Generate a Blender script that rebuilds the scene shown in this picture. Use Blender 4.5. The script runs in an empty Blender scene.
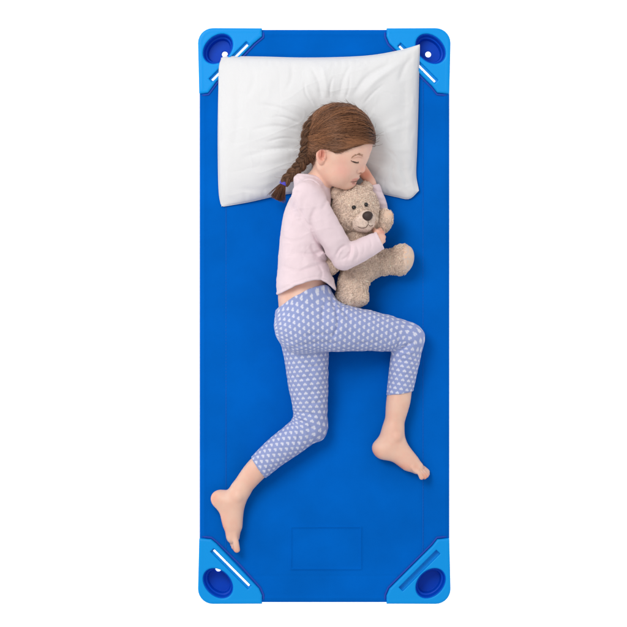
import bpy, math, random
import numpy as np
rng = np.random.default_rng(7)
random.seed(7)

# ------------------------------------------------------------------ units
# plan units: 1 unit = 2.3 mm, x to the right, y towards the foot end, h up from the bed fabric
S = 0.0023
CX, CY = 313.5, 313.5
Z0 = 0.090            # height of the bed fabric over the floor (m)
D = 6.0               # camera height over the fabric (m)
sc = bpy.context.scene
COL = sc.collection

# ------------------------------------------------------------------ camera
cam = bpy.data.cameras.new('camera')
cam.sensor_width = 36
cam.lens = 36 * D / (627 * S)
cam.clip_end = 100
co = bpy.data.objects.new('camera', cam)
co.location = (0, 0, Z0 + D)
COL.objects.link(co)
sc.camera = co

# ------------------------------------------------------------------ world and lamps (studio)
w = bpy.data.worlds.new('World'); sc.world = w; w.use_nodes = True
bg = w.node_tree.nodes['Background']
bg.inputs[0].default_value = (1.0, 1.0, 1.0, 1)
bg.inputs[1].default_value = 0.69

def area(name, loc, target, sx, sy, power, col=(1, 1, 1)):
    l = bpy.data.lights.new(name, 'AREA'); l.shape = 'RECTANGLE'
    l.size = sx; l.size_y = sy; l.energy = power; l.color = col
    o = bpy.data.objects.new(name, l); COL.objects.link(o)
    o.location = loc
    from mathutils import Vector
    d = Vector(target) - Vector(loc)
    o.rotation_euler = d.to_track_quat('-Z', 'Y').to_euler()
    return o
area('key_softbox', (-1.3, 1.5, 3.2), (0, 0.0, 0.15), 1.5, 1.5, 71, (1.0, 0.985, 0.965))
# added unseen lamp under the translucent floor, only to keep the background white
area('added_backlight', (0, 0, -0.45), (0, 0, 1), 5.0, 5.0, 150)
sc.view_settings.view_transform = 'Standard'
sc.view_settings.look = 'None'
sc.view_settings.exposure = 0
sc.view_settings.gamma = 1
sc.render.engine = 'CYCLES'

# ------------------------------------------------------------------ helpers
def tag(o, label=None, cat=None, kind=None):
    if label: o['label'] = label
    if cat: o['category'] = cat
    if kind: o['kind'] = kind
    return o

def pc(x, y, h):
    """shrinks plan positions a little for things that stand high (they look larger from above)"""
    k = 1 - h * S / D
    return CX + (x - CX) * k, CY + (y - CY) * k, h

def to_world(v):
    v = np.asarray(v, dtype=np.float64)
    return np.stack([(v[:, 0] - CX) * S, (CY - v[:, 1]) * S, Z0 + v[:, 2] * S], 1)

def mesh_obj(name, v, faces, mat, parent=None, col=None, smooth=True, uv=None, plan=True, loc=None):
    """v in plan units, faces (n,4) or (n,3)"""
    wv = to_world(v) if plan else np.asarray(v, float)
    me = bpy.data.meshes.new(name)
    faces = np.asarray(faces, dtype=np.int32)
    n, k = faces.shape
    me.vertices.add(len(wv)); me.vertices.foreach_set('co', wv.astype(np.float32).ravel())
    me.loops.add(n * k); me.loops.foreach_set('vertex_index', faces.ravel())
    me.polygons.add(n)
    me.polygons.foreach_set('loop_start', np.arange(0, n * k, k, dtype=np.int32))
    me.update(calc_edges=True)
    me.polygons.foreach_set('use_smooth', np.full(n, smooth))
    if col is not None:
        c = np.ones((len(wv), 4), np.float32); c[:, :3] = col
        a = me.color_attributes.new('tint', 'FLOAT_COLOR', 'POINT')
        a.data.foreach_set('color', c.ravel())
    if uv is not None:
        a = me.attributes.new('cloth', 'FLOAT_VECTOR', 'POINT')
        q = np.zeros((len(wv), 3), np.float32); q[:, :2] = uv
        a.data.foreach_set('vector', q.ravel())
    me.materials.append(mat)
    o = bpy.data.objects.new(name, me); COL.objects.link(o)
    if parent: o.parent = parent
    return o

def empty(name, label, cat):
    o = bpy.data.objects.new(name, None); COL.objects.link(o)
    return tag(o, label, cat)

# ---- value noise
def vnoise(x, y, seed=0, z=None):
    r = np.random.default_rng(seed)
    T = r.random((64, 64)).astype(np.float32)
    xi = np.floor(x).astype(int); yi = np.floor(y).astype(int)
    fx = x - xi; fy = y - yi
    fx = fx * fx * (3 - 2 * fx); fy = fy * fy * (3 - 2 * fy)
    g = lambda a, b: T[a % 64, b % 64]
    return ((g(xi, yi) * (1 - fx) + g(xi + 1, yi) * fx) * (1 - fy) + (g(xi, yi + 1) * (1 - fx) + g(xi + 1, yi + 1) * fx) * fy) * 2 - 1

def seg2(X, Y, pts):
    """distance to a 2D polyline and the fraction along it"""
    best = None
    P = np.asarray(pts, float); L = np.r_[0, np.cumsum(np.hypot(*np.diff(P, axis=0).T))]
    for i in range(len(P) - 1):
        a, b = P[i], P[i + 1]; d = b - a; l2 = d @ d + 1e-9
        t = np.clip(((X - a[0]) * d[0] + (Y - a[1]) * d[1]) / l2, 0, 1)
        ds = np.hypot(X - a[0] - t * d[0], Y - a[1] - t * d[1])
        s = (L[i] + t * (L[i + 1] - L[i])) / L[-1]
        if best is None: best, bs = ds, s
        else:
            m = ds < best; best = np.where(m, ds, best); bs = np.where(m, s, bs)
    return best, bs

def folds(X, Y, items):
    """items: (points, amp, width); positive = valley. tapers at both ends"""
    G = np.zeros(np.broadcast(X, Y).shape, np.float32)
    for pts, amp, wd in items:
        d, s = seg2(X, Y, spline(np.array(pts, float), 6) if len(pts) > 2 else pts)
        G += amp * np.exp(-(d / wd) ** 2) * np.clip(np.sin(np.pi * np.clip(s, 0.0, 1)) * 1.6, 0, 1)
    return G

def spline(P, n=8):
    """Catmull-Rom through rows of P (any columns)"""
    P = np.asarray(P, float)
    if len(P) < 3:
        t = np.linspace(0, 1, n + 1)[:, None]; return P[0] * (1 - t) + P[-1] * t
    Q = np.vstack([2 * P[0] - P[1], P, 2 * P[-1] - P[-2]]); out = []
    for i in range(1, len(Q) - 2):
        p0, p1, p2, p3 = Q[i - 1], Q[i], Q[i + 1], Q[i + 2]
        for t in np.arange(n) / n:
            out.append(.5 * (2 * p1 + (p2 - p0) * t + (2 * p0 - 5 * p1 + 4 * p2 - p3) * t * t + (3 * p1 - p0 - 3 * p2 + p3) * t ** 3))
    out.append(Q[-2]); return np.array(out)

def poly_sd(X, Y, P):
    P = np.asarray(P, float); d = np.full(np.broadcast(X, Y).shape, 1e9); ins = np.zeros(d.shape, bool)
    for i in range(len(P)):
        a, b = P[i], P[(i + 1) % len(P)]; e = b - a
        t = np.clip(((X - a[0]) * e[0] + (Y - a[1]) * e[1]) / (e @ e + 1e-12), 0, 1)
        d = np.minimum(d, np.hypot(X - a[0] - t * e[0], Y - a[1] - t * e[1]))
        if a[1] != b[1]:
            c = ((a[1] > Y) != (b[1] > Y)) & (X < (b[0] - a[0]) * (Y - a[1]) / (b[1] - a[1]) + a[0])
            ins ^= c
    return np.where(ins, -d, d)

# ---- implicit surfaces on a grid
def smin(a, b, k):
    if k <= 0: return np.minimum(a, b)
    h = np.maximum(k - np.abs(a - b), 0) / k
    return np.minimum(a, b) - h * h * k * .25
def smax(a, b, k): return -smin(-a, -b, k)

class Field:
    def __init__(s, xs, ys, zs):
        s.x, s.y, s.z = [np.asarray(q, np.float32) for q in (xs, ys, zs)]
        s.f = np.full((len(s.x), len(s.y), len(s.z)), 12.0, np.float32)
    def box(s, lo, hi):
        sl = []
        for a, l, h in zip((s.x, s.y, s.z), lo, hi):
            i, j = np.searchsorted(a, l), np.searchsorted(a, h); sl.append(slice(i, j))
        return tuple(sl)
    def pts(s, sl): return s.x[sl[0]][:, None, None], s.y[sl[1]][None, :, None], s.z[sl[2]][None, None, :]
    def put(s, sl, d, k, mode='add'):
        if d.size == 0: return
        a = s.f[sl]
        if mode == 'add': s.f[sl] = smin(a, d, k)
        else: s.f[sl] = smax(a, -d, k)
    def chain(s, P, k=0, n=5, sz=1.0, infl=0.0, mode='add', corr=True):
        """P rows: x,y,h,r ; swept round section, heights stretched by sz"""
        P = np.array([(list(pc(*p[:3])) if corr else list(p[:3])) + [p[3] + infl] for p in P])
        Q = spline(P, n)
        R = Q[:, 3].max(); m = k + 3
        lo = Q[:, :3].min(0) - R * max(1, sz) - m; hi = Q[:, :3].max(0) + R * max(1, sz) + m
        sl = s.box(lo, hi); X, Y, Z = s.pts(sl)
        if 0 in (X.size, Y.size, Z.size): return
        acc = np.full((X.size, Y.size, Z.size), 12.0, np.float32)
        x0, y0, z0 = sl[0].start, sl[1].start, sl[2].start
        for i in range(len(Q) - 1):
            a, b = Q[i], Q[i + 1]; r = max(a[3], b[3])
            l2 = np.minimum(a[:3], b[:3]) - r * max(1, sz) - m; h2 = np.maximum(a[:3], b[:3]) + r * max(1, sz) + m
            s2 = s.box(l2, h2); X, Y, Z = s.pts(s2)
            if 0 in (X.size, Y.size, Z.size): continue
            e = (b - a)[:3].copy(); e[2] /= sz; ll = e @ e + 1e-9
            dx, dy, dz = X - a[0], Y - a[1], (Z - a[2]) / sz
            t = np.clip((dx * e[0] + dy * e[1] + dz * e[2]) / ll, 0, 1)
            d = np.sqrt((dx - t * e[0]) ** 2 + (dy - t * e[1]) ** 2 + (dz - t * e[2]) ** 2) - (a[3] + t * (b[3] - a[3]))
            loc = (slice(s2[0].start - x0, s2[0].stop - x0), slice(s2[1].start - y0, s2[1].stop - y0), slice(s2[2].start - z0, s2[2].stop - z0))
            acc[loc] = np.minimum(acc[loc], d)
        s.put(sl, acc, k, mode)
    def ell(s, c, r, k=0, rot=0, mode='add', B=None, corr=True, infl=0.0):
        """ellipsoid, rot = turn in plan (degrees), or B = rows of a local basis"""
        c = np.array(pc(*c) if corr else c, float); r = np.array(r, float) + infl; m = k + 3; R = r.max() + m
        sl = s.box(c - R, c + R); X, Y, Z = s.pts(sl)
        if 0 in (X.size, Y.size, Z.size): return
        if B is None:
            q = math.radians(rot); B = np.array([[math.cos(q), math.sin(q), 0], [-math.sin(q), math.cos(q), 0], [0, 0, 1]])
        dx, dy, dz = X - c[0], Y - c[1], Z - c[2]
        L = [(B[i, 0] * dx + B[i, 1] * dy + B[i, 2] * dz) for i in range(3)]
        k0 = np.sqrt(sum((L[i] / r[i]) ** 2 for i in range(3))) + 1e-6
        k1 = np.sqrt(sum((L[i] / r[i] ** 2) ** 2 for i in range(3))) + 1e-6
        s.put(sl, (k0 * (k0 - 1) / k1).astype(np.float32), k, mode)
    def mesh(s):
        f = s.f; ins = f < 0
        # active cells
        a = ins[:-1, :-1, :-1]; n8 = np.zeros(a.shape, np.int8)
        for i in (0, 1):
            for j in (0, 1):
                for k in (0, 1):
                    n8 += ins[i:f.shape[0] - 1 + i, j:f.shape[1] - 1 + j, k:f.shape[2] - 1 + k]
        act = (n8 > 0) & (n8 < 8)
        I, J, K = np.nonzero(act)
        idx = np.full(act.shape, -1, np.int32); idx[I, J, K] = np.arange(len(I))
        C = {}
        for i in (0, 1):
            for j in (0, 1):
                for k in (0, 1): C[i, j, k] = f[I + i, J + j, K + k]
        sx = np.zeros((len(I), 3)); cnt = np.zeros(len(I))
        ed = []
        for ax in range(3):
            for u in (0, 1):
                for v in (0, 1):
                    p = [u, v]; p.insert(ax, 0); q = [u, v]; q.insert(ax, 1); ed.append((ax, tuple(p), tuple(q)))
        for ax, p, q in ed:
            A, Bv = C[p], C[q]; m = (A < 0) != (Bv < 0)
            t = np.where(m, A / np.where(A - Bv == 0, 1, A - Bv), 0)
            for c in range(3):
                sx[:, c] += np.where(m, (t if c == ax else p[c]), 0)
            cnt += m
        sx /= cnt[:, None]
        xs, ys, zs = s.x, s.y, s.z
        V = np.stack([xs[I] + sx[:, 0] * (xs[I + 1] - xs[I]), ys[J] + sx[:, 1] * (ys[J + 1] - ys[J]), zs[K] + sx[:, 2] * (zs[K + 1] - zs[K])], 1)
        F = []
        for ax in range(3):
            o1, o2 = [(1, 2), (0, 2), (0, 1)][ax]
            sl0 = [slice(None)] * 3; sl1 = [slice(None)] * 3
            sl0[ax] = slice(0, -1); sl1[ax] = slice(1, None)
            for o in (o1, o2): sl0[o] = slice(1, -1); sl1[o] = slice(1, -1)
            a0, a1 = ins[tuple(sl0)], ins[tuple(sl1)]
            e = np.nonzero(a0 != a1); e = [q.copy() for q in e]
            e[o1] += 1; e[o2] += 1
            def g(d1, d2):
                q = [e[0].copy(), e[1].copy(), e[2].copy()]; q[o1] -= d1; q[o2] -= d2
                return idx[q[0], q[1], q[2]]
            quad = np.stack([g(1, 1), g(0, 1), g(0, 0), g(1, 0)], 1)
            flip = ins[e[0], e[1], e[2]]
            if ax == 1: flip = ~flip
            # plan y runs down, so the winding is mirrored once more
            quad[flip] = quad[flip][:, ::-1]
            F.append(quad)
        return V, np.vstack(F)

def vnormals(V, F):
    a, b, c, d = V[F[:, 0]], V[F[:, 1]], V[F[:, 2]], V[F[:, -1]]
    n = -np.cross(c - a, d - b) if F.shape[1] == 4 else -np.cross(b - a, c - a)
    N = np.zeros_like(V)
    for i in range(F.shape[1]): np.add.at(N, F[:, i], n)
    return N / (np.linalg.norm(N, axis=1, keepdims=True) + 1e-9)

def tubes(P, R, sides=3):
    """P (N,K,3) polylines, R (N,K) radii -> verts, quads"""
    P = np.asarray(P, float); N, K, _ = P.shape
    T = np.gradient(P, axis=1); T /= np.linalg.norm(T, axis=2, keepdims=True) + 1e-9
    ref = np.zeros((N, 1, 3)); ref[..., 2] = 1; ref = ref + 0.01
    A = np.cross(T, np.broadcast_to(ref, T.shape)); A /= np.linalg.norm(A, axis=2, keepdims=True) + 1e-6
    Bn = np.cross(T, A); V = []
    for s_ in range(sides):
        q = 2 * math.pi * s_ / sides + .5
        V.append(P + (A * math.cos(q) + Bn * math.sin(q)) * R[..., None])
    V = np.stack(V, 2).reshape(-1, 3)
    base = (np.arange(N)[:, None, None] * K + np.arange(K - 1)[None, :, None]) * sides + np.arange(sides)[None, None, :]
    nx = (np.arange(sides) + 1) % sides - np.arange(sides)
    F = np.stack([base, base + nx, base + nx + sides, base + sides], -1).reshape(-1, 4)
    return V, F

def cat(parts):
    V = []; F = []; o = 0
    for v, f in parts:
        V.append(v); F.append(f + o); o += len(v)
    return np.vstack(V), np.vstack(F)

def curl(v):
    """repeatable 0..1 random per item"""
    return rng.random(v)

# ------------------------------------------------------------------ materials
def mat(name, col=(.8, .8, .8), rough=.5, spec=.5, sss=0, sssr=(1, .35, .2), sheen=0, coat=0, bump=None, tint=False, noise=None, aniso=0):
    m = bpy.data.materials.new(name); m.use_nodes = True; nt = m.node_tree; N = nt.nodes; L = nt.links
    b = N['Principled BSDF']; b.inputs['Base Color'].default_value = (*col, 1); b.inputs['Roughness'].default_value = rough
    b.inputs['Specular IOR Level'].default_value = spec
    if sss:
        b.inputs['Subsurface Weight'].default_value = sss; b.inputs['Subsurface Radius'].default_value = sssr; b.inputs['Subsurface Scale'].default_value = .006
    if sheen: b.inputs['Sheen Weight'].default_value = sheen; b.inputs['Sheen Roughness'].default_value = .4
    if coat: b.inputs['Coat Weight'].default_value = coat; b.inputs['Coat Roughness'].default_value = .2
    tc = N.new('ShaderNodeTexCoord')
    src = None
    if tint:
        a = N.new('ShaderNodeAttribute'); a.attribute_name = 'tint'; src = a.outputs['Color']
    if noise:  # (scale, amount)
        n = N.new('ShaderNodeTexNoise'); n.inputs['Scale'].default_value = noise[0]; n.inputs['Detail'].default_value = 5
        L.new(tc.outputs['Object'], n.inputs['Vector'])
        mr = N.new('ShaderNodeMapRange'); mr.inputs[1].default_value = .3; mr.inputs[2].default_value = .7
        mr.inputs[3].default_value = 1 - noise[1]; mr.inputs[4].default_value = 1 + noise[1] * .4
        L.new(n.outputs['Fac'], mr.inputs[0])
        mx = N.new('ShaderNodeVectorMath'); mx.operation = 'SCALE'
        if src: L.new(src, mx.inputs[0])
        else: mx.inputs[0].default_value = col
        L.new(mr.outputs[0], mx.inputs['Scale']); src = mx.outputs[0]
    if src: L.new(src, b.inputs['Base Color'])
    if bump:  # list of (kind, scale, strength, distance)
        prev = None
        for kind, scale, st, dist in bump:
            if kind == 'noise':
                t = N.new('ShaderNodeTexNoise'); t.inputs['Scale'].default_value = scale; t.inputs['Detail'].default_value = 4; out = t.outputs['Fac']
            elif kind == 'voronoi':
                t = N.new('ShaderNodeTexVoronoi'); t.inputs['Scale'].default_value = scale; out = t.outputs['Distance']
            else:
                t = N.new('ShaderNodeTexWave'); t.bands_direction = kind; t.inputs['Scale'].default_value = scale; t.inputs['Distortion'].default_value = .4; out = t.outputs['Fac']
            L.new(tc.outputs['Object'], t.inputs['Vector'])
            bp = N.new('ShaderNodeBump'); bp.inputs['Strength'].default_value = st; bp.inputs['Distance'].default_value = dist
            L.new(out, bp.inputs['Height'])
            if prev: L.new(prev, bp.inputs['Normal'])
            prev = bp.outputs[0]
        L.new(prev, b.inputs['Normal'])
    return m

M_floor = mat('white_floor', (.93, .93, .93), .7, .2)
M_cloth = mat('blue_bed_fabric', (.0, .118, .53), .9, .03, bump=[('X', 260, .12, .0006), ('Y', 260, .12, .0006), ('noise', 12, .2, .01), ('noise', 1400, .25, .0006)], noise=(9, .11))
M_bind = mat('purple_blue_binding', (.025, .075, .43), .8, .06, bump=[('noise', 700, .3, .001)])
M_stitch = mat('blue_thread', (.02, .15, .58), .8, .2)
M_plast = mat('light_blue_plastic', (.0, .285, .76), .42, .16, bump=[('noise', 900, .05, .0006)])
M_cup = mat('shaded_blue_plastic', (.0, .07, .55), .45, .12)  # bracket plastic with the shade of the well put into its colour
M_pillow = mat('white_cotton', (.72, .72, .73), .9, .15, sheen=.15, bump=[('noise', 60, .10, .004), ('X', 500, .08, .0004), ('Y', 500, .08, .0004)])
M_skin = mat('skin', (.7, .45, .35), .48, .35, sss=.2, tint=True, bump=[('noise', 500, .06, .0008)])
M_shirt = mat('pale_pink_jersey', (.75, .61, .65), .9, .15, sheen=.25, bump=[('noise', 45, .12, .004), ('noise', 900, .15, .0006)], noise=(30, .04))
M_hair = mat('brown_hair', (.1, .05, .03), .4, .26, tint=True)
M_lash = mat('dark_lashes', (.05, .025, .018), .6, .3)
M_tie = mat('violet_elastic', (.09, .08, .55), .7, .3, bump=[('noise', 500, .4, .001)])
M_fur = mat('beige_plush', (.5, .38, .29), .95, .1, sheen=.3, tint=True)
M_pad = mat('speckled_pad', (.55, .42, .33), .9, .1, sheen=.2, tint=True, bump=[('noise', 500, .3, .001)])
M_nose = mat('dark_brown_nose', (.045, .028, .025), .55, .3, bump=[('noise', 900, .3, .0006)])
M_eye = mat('black_bead', (.012, .01, .01), .15, .5)
M_thread = mat('mouth_thread', (.10, .06, .045), .8, .2)

def heart_mat():
    m = mat('lavender_heart_print', (.3, .33, .62), .9, .15, sheen=.2, bump=[('noise', 60, .15, .003), ('noise', 900, .15, .0006)])
    nt = m.node_tree; N = nt.nodes; L = nt.links; b = N['Principled BSDF']
    a = N.new('ShaderNodeAttribute'); a.attribute_name = 'cloth'
    sp = N.new('ShaderNodeSeparateXYZ'); L.new(a.outputs['Vector'], sp.inputs[0])
    def ma(op, x, y=None):
        n = N.new('ShaderNodeMath'); n.operation = op
        for i, q in enumerate((x, y)):
            if q is None: continue
            if isinstance(q, (int, float)): n.inputs[i].default_value = q
            else: L.new(q, n.inputs[i])
        return n.outputs[0]
    PU, PV = 6.4, 4.5
    v = ma('DIVIDE', sp.outputs[1], PV); row = ma('FLOOR', v); fv = ma('SUBTRACT', ma('SUBTRACT', v, row), .5)
    odd = ma('MULTIPLY', ma('FRACT', ma('MULTIPLY', row, .5)), 1.0)
    u = ma('ADD', ma('DIVIDE', sp.outputs[0], PU), odd); fu = ma('SUBTRACT', ma('FRACT', u), .5)
    x = ma('MULTIPLY', fu, PU); y = ma('MULTIPLY', fv, PV)
    ax = ma('ABSOLUTE', x)
    def circ(cx, cy, r):
        dx = ma('SUBTRACT', ax, cx); dy = ma('SUBTRACT', y, cy)
        return ma('SUBTRACT', ma('SQRT', ma('ADD', ma('MULTIPLY', dx, dx), ma('MULTIPLY', dy, dy))), r)
    d = ma('MINIMUM', circ(.88, .32, .92), circ(0, -.55, .88))
    mr = N.new('ShaderNodeMapRange'); L.new(d, mr.inputs[0]); mr.inputs[1].default_value = -.4; mr.inputs[2].default_value = .4
    mr.inputs[3].default_value = 1; mr.inputs[4].default_value = 0
    mx = N.new('ShaderNodeMix'); mx.data_type = 'RGBA'; L.new(mr.outputs[0], mx.inputs['Factor'])
    mx.inputs['A'].default_value = (.285, .335, .585, 1); mx.inputs['B'].default_value = (.66, .67, .78, 1)
    L.new(mx.outputs['Result'], b.inputs['Base Color'])
    return m
M_pants = heart_mat()

# ------------------------------------------------------------------ floor
def translucent_floor(m):
    nt = m.node_tree; N = nt.nodes; L = nt.links
    tr = N.new('ShaderNodeBsdfTranslucent'); tr.inputs['Color'].default_value = (.93, .93, .93, 1)
    mx = N.new('ShaderNodeMixShader'); mx.inputs[0].default_value = .5
    L.new(N['Principled BSDF'].outputs[0], mx.inputs[1]); L.new(tr.outputs[0], mx.inputs[2]); L.new(mx.outputs[0], N['Material Output'].inputs['Surface'])
translucent_floor(M_floor)  # lets the added lamp below whiten the floor
fl = mesh_obj('floor', np.array([(-6, -6, 0), (6, -6, 0), (6, 6, 0), (-6, 6, 0)]), [(0, 1, 2, 3)], M_floor, plan=False, smooth=False)
tag(fl, kind='structure')

# ------------------------------------------------------------------ cot
cot = empty('cot', 'blue fabric child cot with light blue plastic corners, under the sleeping girl', 'cot')
X0, X1, Y0, Y1 = 199.5, 449.5, 29.5, 602.5
def cot_sheet():
    F = Field(np.arange(192, 458, 1.0), np.arange(22, 610, 1.0), np.arange(-14, 5, .5))
    X = F.x[:, None]; Y = F.y[None, :]
    c = 66
    tl, tr, bl, br = 61, 64, 64, 62
    P = [(X0 + tl, Y0 + 5), (X1 - tr, Y0 + 5), (X1 - 5, Y0 + tr), (X1 - 5, Y1 - br), (X1 - br, Y1 - 5), (X0 + bl, Y1 - 5), (X0 + 5, Y1 - bl), (X0 + 5, Y0 + tl)]
    d2 = poly_sd(X, Y, P)
    sag = .9 * vnoise(X / 60., Y / 90., 3) * np.clip(-d2 / 40, 0, 1)
    G = np.zeros_like(d2) + sag
    # stitched sleeve seams and the sewn pocket outline towards the foot end
    for gx in (226, 423): G += -.22 * np.exp(-((X - gx) / 1.4) ** 2) * (Y > 0)
    for gy in (56, 576): G += -.3 * np.exp(-((Y - gy) / 1.3) ** 2)
    dr = np.abs(np.maximum(np.abs(X - 326) - 35, np.abs(Y - 548) - 21))
    G += 1.15 * np.exp(-(dr / 1.0) ** 2)
    Z = F.z[None, None, :]
    slab = np.maximum(d2[..., None], np.abs(Z - G[..., None] + 1) - 1)
    F.f = np.minimum(F.f, slab.astype(np.float32))
    r = 3.6
    for a, b in (((X0 + r, Y0 + 58), (X0 + r, Y1 - 58)), ((X1 - r, Y0 + 58), (X1 - r, Y1 - 58)), ((X0 + 58, Y0 + r), (X1 - 58, Y0 + r)), ((X0 + 58, Y1 - r), (X1 - 58, Y1 - r))):
        F.chain([(a[0], a[1], -r + .15, r), (b[0], b[1], -r + .15, r)], k=2, n=1, corr=False)
    V, Q = F.mesh()
    sh = mesh_obj('bed_fabric', V, Q, M_cloth, cot)
    # rows of stitches
    for gx in (226, 423):
        y = np.arange(70, 565, .8); P = np.stack([np.full_like(y, gx), y, .2 + .35 * np.sin(y * 2 * np.pi / 3.2)], 1)[None]
        t = tubes(P, np.full(P.shape[:2], .2), 4)
        mesh_obj('stitching', *t, M_stitch, sh)
cot_sheet()

def corner(mx, my, dot, slit, cs, ss, recess_w=2.3):
    """mx,my = +1 / -1: which corner. a,b run inwards from the outer corner"""
    def tr(V):
        V = V.copy()
        V[:, 0] = (198 + V[:, 0]) if mx < 0 else (450.5 - V[:, 0])
        V[:, 1] = (28.2 + V[:, 1]) if my < 0 else (603.8 - V[:, 1])
        return V
    def flipf(Q): return Q[:, ::-1] if mx * my < 0 else Q
    g = .42
    F = Field(np.arange(-3, 70, g), np.arange(-3, 72, g), np.arange(-15, 7, g))
    A = F.x[:, None]; Bq = F.y[None, :]
    arc = [(15 - 15 * math.cos(t), 15 - 15 * math.sin(t)) for t in np.linspace(0, math.pi / 2, 8)]
    outl = [(1.2, 66)] + arc + [(64, .2), (64.5, 8.5), (cs - 16.5 if cs < 77 else 61.5, 15.5), (18.5, cs - 18.5), (min(13.5, cs - 62), 65)]
    d2 = poly_sd(A, Bq, outl)[..., None]; Z = F.z[None, None, :]
    plate = smax(d2 + .3, np.abs(Z) - 3.4, 2.6)
    skirt = smax(np.abs(d2 + 2.2) - 2.0, np.abs(Z + 5) - 8, 1.4)
    skirt = np.maximum(skirt, (A + Bq)[..., None] - 66)
    f = smin(plate, skirt, 1)
    # ribs stand slightly proud beside the slot; outer rim lip
    q = 1 / math.sqrt(2)
    c = np.array([ss / 2 - 1.2, ss / 2 + 1.2]); sa = (A - c[0]) * q - (Bq - c[1]) * q; sb = (A - c[0]) * q + (Bq - c[1]) * q
    rec = np.hypot(np.maximum(np.abs(sa) - 25.5, 0), 0 * sb) + 0
    slot2 = np.maximum(np.abs(sa) - 26.5, np.abs(sb + .6) - recess_w)
    f = smax(f, -smax(slot2[..., None], -(Z + (.2 if slit else 2.0)), .8), 1.2)
    if slit:
        thr = np.maximum(np.abs(sa) - 25.2, np.abs(sb - .25) - 1.15)
        f = np.maximum(f, -thr[..., None] + 0 * Z)
    # elliptical well
    ec = np.array([20., 20.8]); ea = (A - ec[0]) * q - (Bq - ec[1]) * q; eb = (A - ec[0]) * q + (Bq - ec[1]) * q
    ke = np.sqrt((ea / 17.) ** 2 + (eb / 12.6) ** 2); de = ((ke - 1) * 13.5)[..., None]
    f = smax(f, -(de + 0 * Z), 1.6)
    F.f = f.astype(np.float32)
    V, Q = F.mesh(); V = tr(V)
    o = mesh_obj('corner_bracket', V, flipf(Q), M_plast, cot)
    # the cup sunk in the bracket, its shade painted in as darker blue
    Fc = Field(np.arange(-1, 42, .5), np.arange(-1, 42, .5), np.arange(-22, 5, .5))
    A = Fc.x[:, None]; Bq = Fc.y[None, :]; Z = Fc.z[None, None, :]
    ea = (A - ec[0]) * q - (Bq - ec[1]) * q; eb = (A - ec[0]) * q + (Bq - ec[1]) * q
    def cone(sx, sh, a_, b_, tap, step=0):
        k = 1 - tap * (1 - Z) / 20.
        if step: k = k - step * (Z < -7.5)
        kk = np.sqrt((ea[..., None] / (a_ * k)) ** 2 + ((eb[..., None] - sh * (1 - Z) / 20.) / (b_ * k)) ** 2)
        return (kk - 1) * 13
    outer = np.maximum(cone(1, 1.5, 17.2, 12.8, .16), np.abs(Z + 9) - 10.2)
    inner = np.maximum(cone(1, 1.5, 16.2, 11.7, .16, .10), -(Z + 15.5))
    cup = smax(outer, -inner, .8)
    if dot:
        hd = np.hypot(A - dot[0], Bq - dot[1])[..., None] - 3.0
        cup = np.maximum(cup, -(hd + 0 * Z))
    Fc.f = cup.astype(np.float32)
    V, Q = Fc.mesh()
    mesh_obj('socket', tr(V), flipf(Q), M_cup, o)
    # stubby foot at the outer corner
    Ff = Field(np.arange(-2, 22, .7), np.arange(-2, 22, .7), np.arange(-52, -2, .7))
    Ff.chain([(8.8, 8.8, -15, 4.6), (8.8, 8.8, -24, 4.6), (8.6, 8.6, -34.6, 4.4)], k=0, n=3, corr=False)
    V, Q = Ff.mesh()
    mesh_obj('foot', tr(V), flipf(Q), M_plast, o)
    # woven binding on the cut edge of the fabric
    k_ = cs / 2
    xe = cs - 16.5 if cs < 77 else 61.5
    pts = [(4, 67.2, .7), (min(13.5, cs - 62), 66.3, .8), (18.5 + .7, cs - 18.5 + .7, .8), (k_ + .8, k_ + .8, .8), (xe + .8, 16.3, .8), (65.3, 9.3, .8), (65.6, 4, .7)]
    P = np.concatenate([np.linspace(p_, q_, 6)[:-1] for p_, q_ in zip(np.array(pts)[:-1], np.array(pts)[1:])] + [np.array(pts)[-1:]])[None]
    t = tubes(P, (.95 * np.clip(np.sin(np.linspace(.08, 3.06, P.shape[1])) * 4, .2, 1))[None], 8)
    tv = t[0].copy(); tv[:, 2] = .6 + (tv[:, 2] - .6) * .55
    mesh_obj('binding', tr(tv), flipf(t[1]), M_bind, cot)
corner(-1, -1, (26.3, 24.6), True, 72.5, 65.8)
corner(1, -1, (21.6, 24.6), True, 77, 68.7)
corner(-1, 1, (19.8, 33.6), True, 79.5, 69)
corner(1, 1, None, False, 77, 65.5, 2.7)

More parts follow.
